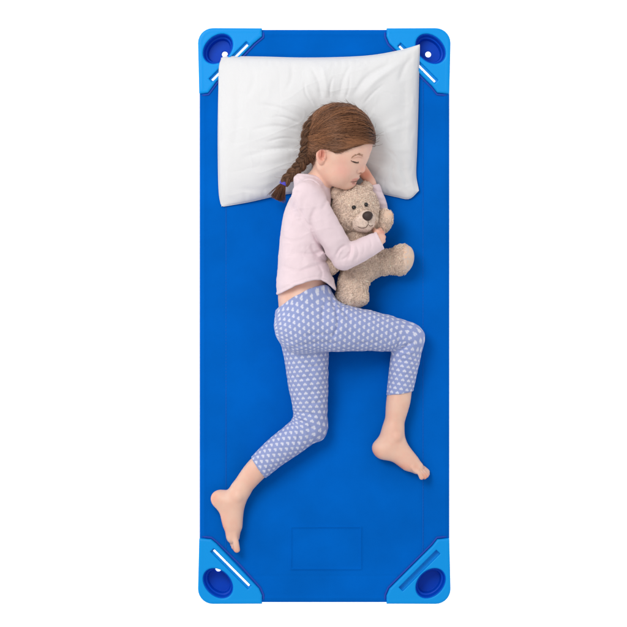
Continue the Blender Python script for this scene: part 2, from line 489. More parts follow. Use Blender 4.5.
# ------------------------------------------------------------------ pillow
def make_pillow():
    top = spline([(222.5, 60.5), (224.5, 57), (260, 57), (300, 58), (340, 57.5), (372, 55.5), (400, 50.5), (419.5, 45)], 12)
    right = spline([(419.5, 45), (418.6, 75), (417.8, 110), (416.6, 150), (415.8, 175), (418.5, 190.5)], 12)
    bot = spline([(221.5, 206.5), (250, 201.5), (285, 194), (330, 189), (370, 191.5), (396, 196.5), (409, 198.5), (418.5, 190.5)], 12)
    left = spline([(222.5, 60.5), (219.5, 72), (218.4, 110), (218.2, 150), (219, 190), (221.5, 206.5)], 12)
    def res(P, n):
        L = np.r_[0, np.cumsum(np.hypot(*np.diff(P, axis=0).T))]; t = np.linspace(0, L[-1], n)
        return np.stack([np.interp(t, L, P[:, 0]), np.interp(t, L, P[:, 1])], 1)
    nu, nv = 300, 230
    # denser towards the seam
    w_ = lambda n: .5 - .5 * np.cos(np.linspace(0, np.pi, n)) * (1) if False else np.linspace(0, 1, n)
    T, Bm, Lf, Rt = res(top, nu), res(bot, nu), res(left, nv), res(right, nv)
    u = w_(nu)[:, None, None]; v = w_(nv)[None, :, None]
    P = (1 - v) * T[:, None] + v * Bm[:, None] + (1 - u) * Lf[None] + u * Rt[None] - ((1 - u) * (1 - v) * T[0] + u * (1 - v) * T[-1] + (1 - u) * v * Bm[0] + u * v * Bm[-1])
    X, Y = P[..., 0], P[..., 1]
    U = u[..., 0] * 200; Vv = v[..., 0] * 145
    e = np.minimum(np.minimum(U, 200 - U), np.minimum(Vv, 145 - Vv))
    du = np.minimum(U, 200 - U) / 100.; dv = np.minimum(Vv, 145 - Vv) / 72.
    prof = (np.clip(du, 0, 1) * (2 - np.clip(du, 0, 1))) ** .55 * (np.clip(dv, 0, 1) * (2 - np.clip(dv, 0, 1))) ** .55
    H = 34 * prof
    # hollow pressed by the head
    dh = np.hypot((X - 338) / 46., (Y - 146) / 48.)
    H = H - 13 * np.exp(-dh ** 4 * .9) * prof
    # arm hollow along the lower right edge
    d, s_ = seg2(X, Y, [(352, 165), (372, 185), (384, 205)]); H = H - 9 * np.exp(-(d / 13) ** 2) * prof
    d, s_ = seg2(X, Y, [(285, 190), (330, 185), (350, 192)]); H = H - 8 * np.exp(-(d / 16) ** 2) * prof
    edge = np.clip(e / 14., 0, 1)
    # creases that fan out from the head
    ang = np.arctan2(Y - 150, X - 338); rad = np.hypot(X - 338, Y - 150)
    fan = vnoise(ang * 6.5 + 20 + .25 * vnoise(X / 20., Y / 20., 5), rad / 75. + 3, 11) + .5 * vnoise(ang * 15 + 40, rad / 40. + 3, 12)
    wgt = np.exp(-((rad - 55) / 32.) ** 2)
    H = H + 1.0 * fan * wgt * edge
    items = [([(331, 100), (330, 90), (333, 76)], .9, 1.3), ([(314, 106), (306, 94), (304, 80)], .8, 1.4), ([(345, 100), (349, 88), (350, 74)], .8, 1.3), ([(362, 106), (372, 94), (384, 84)], .9, 1.5), ([(298, 140), (284, 138), (266, 142)], .7, 1.4), ([(300, 124), (286, 118), (272, 116)], .8, 1.4), ([(384, 148), (396, 158), (404, 178)], .7, 1.8), ([(352, 98), (366, 78), (392, 62)], 1.6, 2.6), ([(358, 100), (374, 82), (404, 60)], -1.8, 3.2), ([(322, 99), (318, 80), (310, 66)], 1.4, 2.2), ([(327, 98), (325, 80), (322, 64)], -1.3, 2.6),
             ([(300, 118), (280, 108), (256, 104)], .9, 2.2), ([(298, 130), (276, 126), (250, 130)], .9, 2), ([(340, 98), (344, 78), (352, 62)], 1.1, 2),
             ([(297, 146), (270, 150), (240, 158)], .8, 2.6), ([(236, 72), (238, 110), (233, 160)], .9, 4), ([(405, 60), (404, 110), (398, 160)], 1.1, 5),
             ([(380, 120), (398, 135), (412, 165)], .9, 4), ([(400, 150), (404, 172), (410, 192)], 1.1, 2.6), ([(394, 160), (392, 178), (398, 194)], .8, 2.2),
             ([(280, 186), (262, 190), (240, 190)], .8, 3), ([(250, 62), (254, 80), (246, 100)], .7, 3), ([(290, 60), (292, 76), (286, 92)], .8, 2.4), ([(416, 54), (405, 66), (398, 84)], 1.3, 2.6)]
    H = H - folds(X, Y, items) * edge
    H = H + .32 * (1 - np.abs(vnoise(X / 24. + 4, Y / 17. + .5 * X / 24., 151))) ** 9 * edge - .22 * (1 - np.abs(vnoise(X / 18., Y / 26. + 8, 152))) ** 9 * edge
    H = H + 1.3 * vnoise(X / 27., Y / 33., 8) * edge + .35 * vnoise(X / 9., Y / 12., 9) * edge
    H = H + .5 * vnoise(U / 3.6, Vv / 3.6 * .4, 14) * np.exp(-((e - 5) / 4.) ** 2)
    base = 1.6 + 1.5 * np.sin(X / 19.) * .4 + 5.5 * np.exp(-np.hypot(X - 419, Y - 45) / 12) + 2 * np.exp(-np.hypot(X - 418, Y - 192) / 9)
    Ht = np.maximum(H, 0) + base + .6
    bl = np.clip(e / 5., 0, 1)
    Hb = np.maximum(base * (1 - bl) + .8 * bl, .8)
    Xc = CX + (X - CX) * (1 - Ht * S / D); Yc = CY + (Y - CY) * (1 - Ht * S / D)
    Vt = np.stack([Xc, Yc, Ht], -1).reshape(-1, 3); Vb = np.stack([X, Y, Hb], -1).reshape(-1, 3)
    id_ = np.arange(nu * nv).reshape(nu, nv)
    a, b, c, d = id_[:-1, :-1].ravel(), id_[1:, :-1].ravel(), id_[1:, 1:].ravel(), id_[:-1, 1:].ravel()
    top_f = np.stack([a, d, c, b], 1); bot_f = np.stack([a, b, c, d], 1) + nu * nv
    bd = np.concatenate([id_[:, 0], id_[-1, 1:], id_[-2::-1, -1], id_[0, -2:0:-1]])
    nx = np.roll(bd, -1)
    side = np.stack([bd, nx, nx + nu * nv, bd + nu * nv], 1)
    o = mesh_obj('pillow', np.vstack([Vt, Vb]), np.vstack([top_f, bot_f, side]), M_pillow)
    tag(o, 'white creased pillow under the girl\'s head at the top of the cot', 'pillow')
    # seam piping is a part
    ring = np.concatenate([Vt.reshape(nu, nv, 3)[::4, 0], Vt.reshape(nu, nv, 3)[-1, 1::4], Vt.reshape(nu, nv, 3)[::-4, -1][1:], Vt.reshape(nu, nv, 3)[0, ::-4][1:]])
    ring[:, 2] -= .3
    t = tubes(ring[None], np.full((1, len(ring)), .55), 6)
    mesh_obj('seam', *t, M_pillow, o)
make_pillow()

# ------------------------------------------------------------------ the girl
girl = empty('person', 'sleeping girl with a brown braid, pink top and heart print leggings, hugging a teddy bear', 'person')

# head frame
def basis(al, psi, rho):
    al, psi, rho = map(math.radians, (al, psi, rho))
    F0 = np.array([math.cos(al), math.sin(al), 0]); U0 = np.array([math.sin(al), -math.cos(al), 0]); R0 = np.array([0, 0, 1.])
    F1 = F0 * math.cos(psi) + R0 * math.sin(psi); R1 = R0 * math.cos(psi) - F0 * math.sin(psi)
    U2 = U0 * math.cos(rho) + R1 * math.sin(rho); R2 = R1 * math.cos(rho) - U0 * math.sin(rho)
    return np.array([F1, U2, R2])
HB = basis(14, 20, 15)
HO = np.array(pc(339.5, 142.5, 50))
def HL(f, u, r): return HO + f * HB[0] + u * HB[1] + r * HB[2]
def to_head(V): return (V - HO) @ HB.T

TORSO = [(313, 192, 40, 15), (310, 205, 39, 20), (306, 222, 38, 22.5), (303, 248, 37, 23), (302.5, 275, 36, 23.5)]
ARM_R = [(307, 196, 66, 14), (318, 214, 68, 13.5), (331, 236, 66, 12.5), (344, 257, 60, 11.2)]
FORE_R = [(344, 257, 60, 11.2), (359, 251, 60, 10), (377, 241.5, 55, 7.2)]
ARM_L = [(318, 205, 20, 12), (350, 222, 13, 10), (378, 222, 10, 8)]
FORE_L = [(379, 223, 10, 8), (380.5, 208, 14, 7.2), (376.5, 194, 20, 6.0), (370, 182, 25, 4.9)]
PELVIS = [(302.5, 275, 36, 23), (303, 300, 37, 25.5), (304, 326, 36, 27.5)]
LEG_R = [(303, 325, 46, 26), (335, 327.5, 40, 23), (370, 331, 30, 19), (400, 336, 19, 15.5), (408, 339, 17, 14.5)]
SHIN_R = [(408.5, 339, 17, 14.4), (405.5, 358, 14, 14.2), (402, 378, 13, 13.2), (398.5, 400, 12, 12), (395, 420, 11, 9.9), (393.3, 434, 10.5, 9.5)]
LEG_L = [(305, 335, 26, 24), (306.5, 360, 23, 20.8), (308.5, 385, 20, 18.8), (310.5, 410, 17, 16.2), (310, 424, 16, 15)]
SHIN_L = [(310, 424, 16, 15), (296, 437, 15, 14.8), (276, 452, 14.5, 13.6), (258, 468, 13.5, 12), (246, 482, 12, 10.2), (238, 494, 11, 9.4)]

def body_field():
    g = .62
    ys = np.concatenate([np.arange(100, 255, .56), np.arange(255, 430, 1.1), np.arange(430, 560, .8)])
    F = Field(np.arange(206, 436, .62), ys, np.arange(0.3, 86, .62))
    I = -1.6
    F.chain(TORSO, k=0, n=6, sz=1.42, infl=-3.4); F.chain([(303, 276, 36, 22.3), (302.5, 292, 36, 23.2), (303.4, 304, 36, 22.4)], k=4, n=4, sz=1.3)
    F.chain(PELVIS[1:], k=8, n=6, sz=1.3, infl=-3.6)
    F.chain(LEG_R, k=6, infl=-3.6); F.chain(LEG_L, k=4, infl=-3.4)
    F.chain(ARM_R, k=8, infl=-3.2); F.chain(FORE_R, k=3, infl=-2.6)
    F.chain(ARM_L, k=6, infl=-3); F.chain([(379, 223, 10, 5.5), (380.5, 208, 14, 4.6), (376.5, 194, 20, 4.2), (370, 182, 25, 4.9)], k=3, infl=0)
    F.chain([(x, y, h, r - q) for (x, y, h, r), q in zip(SHIN_R, (3.6, 3.4, 2.4, 0, 0, 0))], k=3); F.chain([(x, y, h, r - q) for (x, y, h, r), q in zip(SHIN_L, (3.4, 3.4, 2.6, 0.6, 0, 0))], k=3)
    # right foot, outer side up
    F.chain([(393.5, 430, 10.5, 10), (392, 440, 10.5, 9.8), (388, 447, 9.5, 9.2)], k=4)
    F.ell((383, 449.5, 9), (10.2, 8.4, 8.6), k=5, rot=20)
    F.chain([(392, 444, 10, 9.6), (402, 454, 9.6, 8.8), (412, 463.5, 9, 7.6), (417, 467.5, 9, 6.6)], k=5)
    F.chain([(391.5, 425, 10.5, 6.2), (386, 438, 10, 6.6), (381, 447, 9, 7.5)], k=5); F.chain([(384, 451, 9, 7.6), (396, 455.2, 9, 7.2), (407, 463.5, 8.6, 6.6)], k=5); F.chain([(396.8, 437.6, 10, 7.4), (402.6, 449.5, 9.6, 7), (411.8, 461, 8.6, 6)], k=4)
    F.ell((397, 437, 18.6), (3.6, 3.6, 3.2), k=4)          # ankle bone
    for i, (x0, y0, x1, y1, h, r) in enumerate([(415, 470, 421.5, 477.5, 14.5, 2.3), (417, 469.5, 424.5, 477, 11.5, 2.4), (418, 468.5, 426.3, 475.5, 8.8, 2.5), (418.5, 467.5, 427, 474, 6, 2.7), (418, 466.5, 426.5, 472, 3.9, 3.3)]):
        F.chain([(x0 - 2.5, y0 - 3.4, h, r + .6), (x0, y0, h, r + .2), ((x0 + x1) / 2 + .6, (y0 + y1) / 2 - .8, h + .9, r - .35), (x1, y1, h - .3, r)], k=.8)
    # left foot, inner side up
    F.chain([(240, 491, 11, 9.6), (235, 498, 11, 9.8), (229, 502, 10, 9.4)], k=4)
    F.ell((221.5, 498.5, 9.5), (10.4, 8.6, 8.8), k=5, rot=8)
    F.chain([(233, 503, 10.4, 9.8), (231.5, 515, 10, 9.1), (232.5, 527, 9.5, 8.2), (233, 536, 9.2, 6.4)], k=5)
    F.chain([(221, 501, 9.5, 7.8), (227, 510, 9.5, 7.6), (230.5, 522, 9.2, 7.2)], k=5); F.chain([(237, 497, 10, 8.2), (235.6, 510, 10, 8), (235, 525, 9.5, 7)], k=4)
    F.ell((237.5, 497, 19.6), (3.6, 3.6, 3), k=4)
    F.ell((232.6, 536, 7.5), (5.2, 7, 6.6), k=4)
    for i, (x0, y0, x1, y1, h, r) in enumerate([(234.5, 537, 236.8, 549.5, 13.2, 3.2), (233.2, 537, 235.4, 549, 9.6, 2.5), (232, 536.5, 233.6, 547, 7, 2.4), (231, 535.5, 232.4, 544.5, 4.6, 2.3), (230, 534.5, 231, 541.5, 3, 2.2)]):
        F.chain([(x0 - .4, y0 - 4, h, r + .5), (x0, y0, h, r + .2), ((x0 + x1) / 2 + .5, (y0 + y1) / 2, h + .8, r - .35), (x1, y1, h - .3, r)], k=.8)
    # neck
    F.chain([(333, 168, 44, 12.5), (322, 178, 43, 12.8), (312, 192, 41, 15)], k=6, sz=1.1)
    # head in its own frame
    def fu(f, u):
        f2 = f if f <= 10 else 10 + (f - 10) * .82
        wt = np.clip((f - 10) / 8, 0, 1) * np.clip((-u + 4) / 8, 0, 1) * np.clip((u + 37) / 5, 0, 1)
        return f2 - 5.4 * wt, (u + 1.5 if u < -3 else u) - 3.6 * np.clip((-u - 14) / 5, 0, 1) * np.clip((u + 37) / 4, 0, 1)
    def E(f, u, r, rad, k, mode='add', sym=False):
        f, u = fu(f, u)
        for s_ in ((1, -1) if sym else (1,)):
            F.ell(HL(f, u, r * s_), rad, k=k, B=HB, mode=mode, corr=False)
    def Cc(P, k, mode='add', sym=False):
        for s_ in ((1, -1) if sym else (1,)):
            F.chain([(*HL(*fu(p[0], p[1]), p[2] * s_), p[3]) for p in P], k=k, mode=mode, corr=False, n=4)
    E(-.8, 2, 0, (32.8, 34.5, 29), 8)
    E(8, -13, 0, (20, 28, 23), 8)
    Cc([(-4, -20, 19, 7.5), (6, -31, 14, 7), (14, -37.5, 5, 7)], 7, sym=True)
    E(15, -37.5, 0, (7.4, 6.8, 9), 5)
    E(15.5, -23, 12.5, (10.5, 11, 10), 6, sym=True)
    E(22.5, 5, 0, (9, 10, 17), 8)
    E(24, -5.5, 13, (5.4, 5, 7), 5, sym=True)
    E(23.2, -11.2, 13.2, (6.0, 5.6, 7.2), 2.4, sym=True)
    E(26.5, -4.2, 11.5, (5, 2.2, 8), 4, sym=True)
    Cc([(29.5, -6, 0, 2.6), (32.2, -13, 0, 2.6), (38.0, -19.4, 0, 3.0)], 4)
    E(34.8, -21.0, 3.9, (3.1, 2.3, 2.1), 1.2, sym=True)
    E(36.4, -23.2, 2.4, (1.8, 1.1, 1.2), .6, 'sub', sym=True)
    E(26, -28, 0, (5, 5, 8), 5)
    E(32.6, -28.6, 0, (2.5, 1.7, 6.0), 1.3)
    E(30.9, -32.3, 0, (2.5, 1.9, 5.4), 1.3)
    Cc([(31.5, -30.4, 0, .75), (30, -30.4, 4, .7), (26.8, -30.8, 7.6, .6)], .9, 'sub', sym=True)
    E(27, -36, 0, (2.5, 1.3, 5), 2.5, 'sub')
    # ear (the side that shows)
    EB = basis(4, 2, 18)
    c = HL(-6.0, -10.4, 28.4)
    def EE(f, u, r, rad, k, mode='add'): F.ell(c + f * EB[0] + u * EB[1] + r * EB[2], rad, k=k, B=EB, mode=mode, corr=False)
    EE(0, 0, 0, (5.2, 8.6, 3.6), 1.6)
    EE(.2, -6.8, .2, (3, 3.2, 2.6), 1.5)
    EE(.5, .8, 3.6, (3.2, 5.8, 3.4), .8, 'sub')
    EE(1.6, -2.2, 2.6, (2.2, 2.8, 2.6), .8, 'sub')
    EE(-.7, 2.2, 1.6, (.9, 4.2, 1.0), 1.0)
    EE(3.8, -1.8, 1.8, (1.2, 1.7, 1.2), 1.0)
    # right hand: back of the hand passes the cuff, the fingers close round the bear's side
    F.chain([(377, 241.5, 55, 6.4), (380, 238.5, 50, 5.4), (380.2, 236.5, 46, 4.6)], k=3, sz=.95)
    for x0, y0, x1, y1, x2, y2, r in [(378, 232.5, 379.5, 230, 373, 228.5, 2.5), (380.5, 234.5, 381.5, 233, 374, 232, 2.6), (382, 237.5, 382.8, 237, 375, 236.5, 2.5), (382.5, 240.5, 382.6, 241, 376.5, 241, 2.3)]:
        F.chain([(x0, y0, 46, r + .3), (x1 + .6, y1, 37, r), (x1 - 2, y1, 29, r - .2), (x2, y2, 24, r - .4)], k=.7)
    F.chain([(376.5, 236.5, 50, 3), (376.5, 232.5, 46, 2.6), (374, 230, 41, 2.2)], k=2)
    # left hand lies flat under the cheek
    F.chain([(370, 182, 25, 4.9), (366.5, 176, 27, 5.4), (361, 169, 27, 6.2), (357, 163, 27, 6.2)], k=3, sz=.75)
    for x0, y0, x1, y1, x2, y2 in [(362.5, 162, 362, 152, 359, 144), (358.5, 160.5, 356, 149, 352, 141), (354.5, 161, 350.5, 151, 347, 144), (351.5, 163.5, 346, 156, 342, 150)]:
        F.chain([(x0, y0, 26, 2.8), (x1, y1, 25, 2.4), (x2, y2, 23, 2.0)], k=1.5)
    F.chain([(364, 173, 27, 2.8), (361, 164, 30, 2.5), (358, 157, 30, 2.1)], k=2)
    return F

def blob(V, c, r, pw=2):
    return np.exp(-(((V - np.asarray(c)) / np.asarray(r)) ** 2).sum(1) ** (pw / 2))

def body_mesh():
    F = body_field()
    V, Q = F.mesh()
    base = np.array([.80, .53, .415]); col = np.tile(base, (len(V), 1))
    red = np.array([.70, .27, .20])
    def mix(w, c):
        nonlocal col
        w = np.clip(w, 0, 1)[:, None]; col = col * (1 - w) + np.asarray(c) * w
    n = vnoise(V[:, 0] / 9., V[:, 1] / 9., 21) * .5 + vnoise(V[:, 0] / 4., V[:, 1] / 4. + V[:, 2] / 5, 22) * .3
    mix(.16 + .30 * n, [.74, .34, .25]); n3 = vnoise(V[:, 0] / 2.1, V[:, 1] / 2.1 + V[:, 2] / 3, 25); mix(.10 * np.clip(n3, 0, 1), [.86, .62, .5])
    H = to_head(V); H[:, 0] = np.where(H[:, 0] > 10, 10 + (H[:, 0] - 10) / .82, H[:, 0]); H[:, 1] = np.where(H[:, 1] < -3, H[:, 1] - 1.5 + 1.6 * np.clip((-H[:, 1] - 14) / 5, 0, 1) * np.clip((H[:, 1] + 39) / 4, 0, 1), H[:, 1]); H[:, 0] += 3.4 * np.clip((H[:, 0] - 8) / 8, 0, 1) * np.clip((H[:, 1] + 37) / 5, 0, 1) * np.clip((-H[:, 1] + 4) / 8, 0, 1); hd = (V[:, 1] < 200)
    mix(hd * .6 * blob(H, (18, -21, 18), (10, 8, 10)), [.72, .30, .26])
    mix(hd * .45 * blob(H, (35, -19, 0), (4, 4, 6)), red)
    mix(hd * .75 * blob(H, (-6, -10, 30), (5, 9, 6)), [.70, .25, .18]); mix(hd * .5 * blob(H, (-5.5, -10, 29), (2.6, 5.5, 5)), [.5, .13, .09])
    # lip colour, and shade painted into mouth gap, nostril and creases, placed by eye on the side that shows
    top = (V[:, 1] < 200) & (V[:, 2] > 42)
    k_ = 1 - V[:, 2] * S / D; px_ = CX + (V[:, 0] - CX) / k_; py_ = CY + (V[:, 1] - CY) / k_
    def line(pts, wd, w, c, taper=True):
        d, s_ = seg2(px_, py_, spline(np.array(pts, float), 6)); t = np.clip(np.sin(np.pi * np.clip(s_, .04, .96)) * 2.2, 0, 1) if taper else 1
        mix(top * w * t * np.exp(-(d / wd) ** 2), c)
    line([(351.4, 180.9), (355.2, 179.3), (359.5, 178.8)], 1.1, .85, [.62, .24, .21])
    line([(351.6, 183.2), (354.6, 184.1), (358.2, 183.4)], 1.35, .7, [.66, .27, .24])
    line([(350.2, 182.0), (353.6, 181.7), (359.6, 180.9)], .62, .95, [.20, .05, .045])
    line([(359.0, 173.6), (360.4, 173.1), (361.9, 173.2)], .6, .85, [.26, .09, .07])
    line([(357.6, 169.8), (356.7, 171.8), (357.8, 173.8)], .6, .5, [.5, .22, .17])
    line([(352.2, 159.2), (354.8, 157.8), (359, 157.2), (363.4, 158.2)], .8, .5, [.42, .20, .13])
    line([(348.5, 177), (349, 180), (347.6, 183)], .9, .15, [.55, .27, .2])
    # heels, soles, toes, knuckles
    for c, r in (((392, 418, 20), (5, 16, 6)), ((252, 478, 22), (14, 12, 6)), ((397, 437, 20), (6, 6, 5)), ((237, 497, 20), (6, 6, 5))):
        mix(.22 * blob(V, c, r), [.78, .40, .30])
    for c, r in (((376, 453, 8), (7, 6, 9)), ((215, 498, 9), (6, 8, 9)), ((400, 466, 8), (14, 4, 9)), ((424, 477, 8), (5, 4, 9)), ((224, 524, 8), (4, 13, 9)), ((235, 551, 9), (5, 4, 9)), ((381, 236, 40), (5, 6, 12)), ((366, 176, 28), (6, 6, 9))):
        mix(.95 * blob(V, c, r), [.76, .29, .19])
    o = mesh_obj('body', V, Q, M_skin, girl, col=col)
    # toenails / lashes / brow as thin real pieces
    return F
BF = body_mesh()

# closed eyelid lashes and brows, laid on the face surface
def on_face(f, u, r, off=.2):
    """slide a head point along +f until it leaves the face"""
    p = HL(f, u, r)
    for _ in range(60):
        q = [np.clip(np.searchsorted(a, v), 1, len(a) - 1) for a, v in zip((BF.x, BF.y, BF.z), p)]
        if BF.f[q[0], q[1], q[2]] > off: break
        p = p + HB[0] * .3
    return p
def drop(x, y, off=.1):
    """point of the skin straight below the photo position"""
    h = 80.
    while h > 5:
        p = np.array(pc(x, y, h))
        q = [np.clip(np.searchsorted(a, v), 1, len(a) - 1) for a, v in zip((BF.x, BF.y, BF.z), p)]
        if BF.f[q[0], q[1], q[2]] < off: return p
        h -= .25
    return p
def lashes():
    line = spline(np.array([drop(*q, .4) for q in ((351.4, 159.8), (352.8, 161.0), (354.8, 161.9), (357, 162.2), (358.8, 161.6))]), 6)
    n = len(line); parts = [tubes(line[None], (.2 + .36 * np.sin(np.linspace(.2, 2.9, n)))[None], 6)]
    P = []
    for i in range(0, n - 2):
        for _ in range(2):
            p = line[i] + rng.normal(0, .08, 3); t = i / n
            tip = p + np.array([-.5 + 1.5 * t, 1.25 + .3 * rng.random(), .5])
            P.append([p, (p + tip) / 2 + [0, .15, .25], tip])
    P = np.array(P); parts.append(tubes(P, np.tile([.13, .10, .04], (len(P), 1)), 3))
    mesh_obj('eyelashes', *cat(parts), M_lash, girl)
lashes()
def brows():
    P = []; g_ = spline(np.array([(352.4, 157.6), (355, 155.6), (358.4, 154.6), (361.4, 155), (365, 157.2)]), 20)
    for i in range(95):
        t = rng.random(); c_ = g_[int(t * (len(g_) - 8))]; d_ = g_[int(t * (len(g_) - 8)) + 6] - c_; d_ /= np.linalg.norm(d_)
        o_ = rng.normal(0, .55) * (.4 + .8 * t)
        a = c_ + np.array([-d_[1], d_[0]]) * o_; b = a - d_ * (1.6 + rng.random()) + np.array([0, -.25])
        P.append([drop(*a, .55), drop(*((a + b) / 2), .7), drop(*b, .6)])
    P = np.array(P); t = tubes(P, np.tile([.11, .09, .05], (len(P), 1)), 3)
    mesh_obj('eyebrow', *t, M_hair, girl, col=np.tile([.50, .30, .20], (len(t[0]), 1)))
brows()

# ---- shirt
def shirt():
    F = Field(np.arange(270, 395, .7), np.arange(166, 300, .7), np.arange(0.2, 90, .8))
    F.chain([(311, 186, 42, 14.8)] + TORSO[:4] + [(303.5, 268, 37, 25.2), (306, 290, 38, 29)], k=0, n=6, sz=1.40, infl=.6)
    F.chain([(313, 190, 43, 14.5), (300, 180, 46, 6)], k=7, infl=0)
    F.chain(ARM_R, k=9, infl=1.2); F.chain([(344, 257, 60, 12.4), (359, 251, 60, 11.4), (380, 240.5, 54, 9.4)], k=3, infl=0)
    F.chain(ARM_L, k=6, infl=1.2); F.chain([(378.5, 223, 10, 8.4), (380, 208, 14, 7.6), (376.5, 195, 20, 6.8), (371, 182, 25, 6.2)], k=3, infl=0)
    X = F.x[:, None]; Y = F.y[None, :]
    # neckline (towards the head) as a bent cut
    nk = poly_sd(X, Y, [(240, 120), (292, 150), (296.5, 175), (306, 176), (316, 178.5), (325, 183.5), (331, 190.5), (334, 194), (357, 187), (357, 120)])
    NK = np.maximum(-nk, 0) * 0 + nk
    near = (Y < 205) & (X < 358)
    f = F.f
    cut = np.where(near, NK, 20.)[..., None]
    up = F.z[None, None, :]
    f = smax(f, -(cut + 0 * up), 1.2)
    # hem
    hem = spline([(262, 297), (278, 295), (297.3, 286), (317.4, 281), (329, 285.5), (338, 294), (352, 306)], 6)
    hp = [(250, 150), (250, 297)] + [tuple(p) for p in hem] + [(420, 300), (420, 150)]
    hm = poly_sd(X, Y, hp)[..., None]
    f = smax(f, hm + 0 * up, 1.2)
    # cuffs
    def half(p, n): n = np.array(n, float); n /= np.linalg.norm(n); return (X - p[0]) * n[0] + (Y - p[1]) * n[1]
    c1 = half((378.5, 241), (.9, -.44)); w1 = np.hypot(X - 380, Y - 240) < 24
    m1 = (w1[..., None]) & (up > 34)
    f = np.where(m1, smax(f, c1[..., None], 1.0), f)
    c2 = half((373, 186.5), (-.25, -1)); w2 = (np.hypot(X - 371, Y - 184) < 16)
    f = np.where(w2[..., None] & (up < 45), smax(f, c2[..., None], 1.0), f)
    G = folds(X, Y, [(p_, a_, w_ * .95) for p_, a_, w_ in [
        ([(318, 206), (312, 222), (316, 240), (330, 258)], 2.0, 2.6), ([(333, 262), (322, 262), (312, 258)], 1.0, 2),
        ([(346, 247), (340, 250), (335, 258)], 1.3, 1.6), ([(350, 246), (350, 254), (346, 262)], 1.2, 1.4), ([(355, 246), (357, 254), (355, 262)], .9, 1.3), ([(362, 243), (363, 250), (361, 258)], .5, 1.3),
        ([(352, 247), (353, 255), (350, 264)], -.9, 1.3), ([(342, 250), (338, 256), (337, 262)], -.8, 1.2),
        ([(281, 238), (292, 243), (306, 240)], .5, 2.2), ([(296, 254), (310, 256), (324, 252)], .8, 2), ([(280, 266), (300, 272), (328, 262)], .9, 2.2), 
        ([(310, 246), (316, 256), (330, 266)], .9, 1.8), ([(300, 190), (296, 206), (291, 220)], .8, 2.6), ([(304, 200), (303, 214), (300, 228)], .7, 2.2),
        ([(326, 268), (331, 276), (330, 286)], 1.0, 1.8), ([(318, 266), (322, 274), (320, 282)], .7, 1.5), ([(332, 199), (326, 204), (321, 214)], .7, 2), ([(368, 238), (370, 246), (369, 252)], .5, 1.2),
        ([(371, 190), (377, 193), (383, 193)], .7, 1.2), ([(373, 197), (379, 201), (387, 202)], .6, 1.2), ([(375, 205), (381, 207), (388, 208)], .5, 1.2),
        ([(340, 262), (346, 258), (350, 252)], .8, 1.2), ([(288, 200), (294, 196), (302, 196)], .5, 1.6), ([(297, 178), (305, 184), (316, 188)], .5, 1.4),]])
    G = G - .28 * (1 - np.abs(vnoise(X / 13. + 5, Y / 8. + .3 * X / 13., 131))) ** 7 + .2 * (1 - np.abs(vnoise(X / 10. + 15, Y / 12., 132))) ** 8
    G = G * .95 + .36 * vnoise(X / 11. + 3, Y / 8., 31) + .2 * vnoise(X / 4., Y / 5., 32)
    f = f + (G * 1.0)[..., None] * np.clip((up - 14) / 10, 0, 1)
    # stitched hem and cuff lines
    st = np.exp(-((hm + 3.2) / .7) ** 2) * .35 + np.where(m1, np.exp(-((c1[..., None] + 3) / .7) ** 2) * .35, 0) + np.exp(-((cut - 2.6) / .6) ** 2) * .3 * (X < 336)[..., None]
    F.f = (f + st).astype(np.float32)
    V, Q = F.mesh()
    return mesh_obj('shirt', V, Q, M_shirt, girl)
shirt()

# ---- leggings
def nearest_curve(V, C):
    """C (n,3 plan+height) smooth guide -> distance along, angle-unrolled across"""
    L = np.r_[0, np.cumsum(np.linalg.norm(np.diff(C[:, :2], axis=0), axis=1))]
    out_s = np.zeros(len(V)); best = np.full(len(V), 1e9); out_t = np.zeros(len(V))
    for i in range(len(C) - 1):
        a, b = C[i, :2], C[i + 1, :2]; e = b - a; l = np.hypot(*e) + 1e-9; e = e / l
        s_ = (V[:, 0] - a[0]) * e[0] + (V[:, 1] - a[1]) * e[1]; sc_ = np.clip(s_, 0, l)
        if i == 0: sc_ = np.minimum(s_, l)
        if i == len(C) - 2: sc_ = np.maximum(s_, 0)
        q = (V[:, 0] - a[0]) * e[1] - (V[:, 1] - a[1]) * e[0]
        d = np.hypot(V[:, 0] - a[0] - sc_ * e[0], V[:, 1] - a[1] - sc_ * e[1])
        m = d < best; best[m] = d[m]; out_s[m] = (L[i] + sc_)[m]
        hc = C[i, 2]; r = C[i, 3]
        out_t[m] = (np.arctan2(q, np.maximum(V[:, 2] - hc, -1e9)) * r)[m]
    return best, out_s, out_t

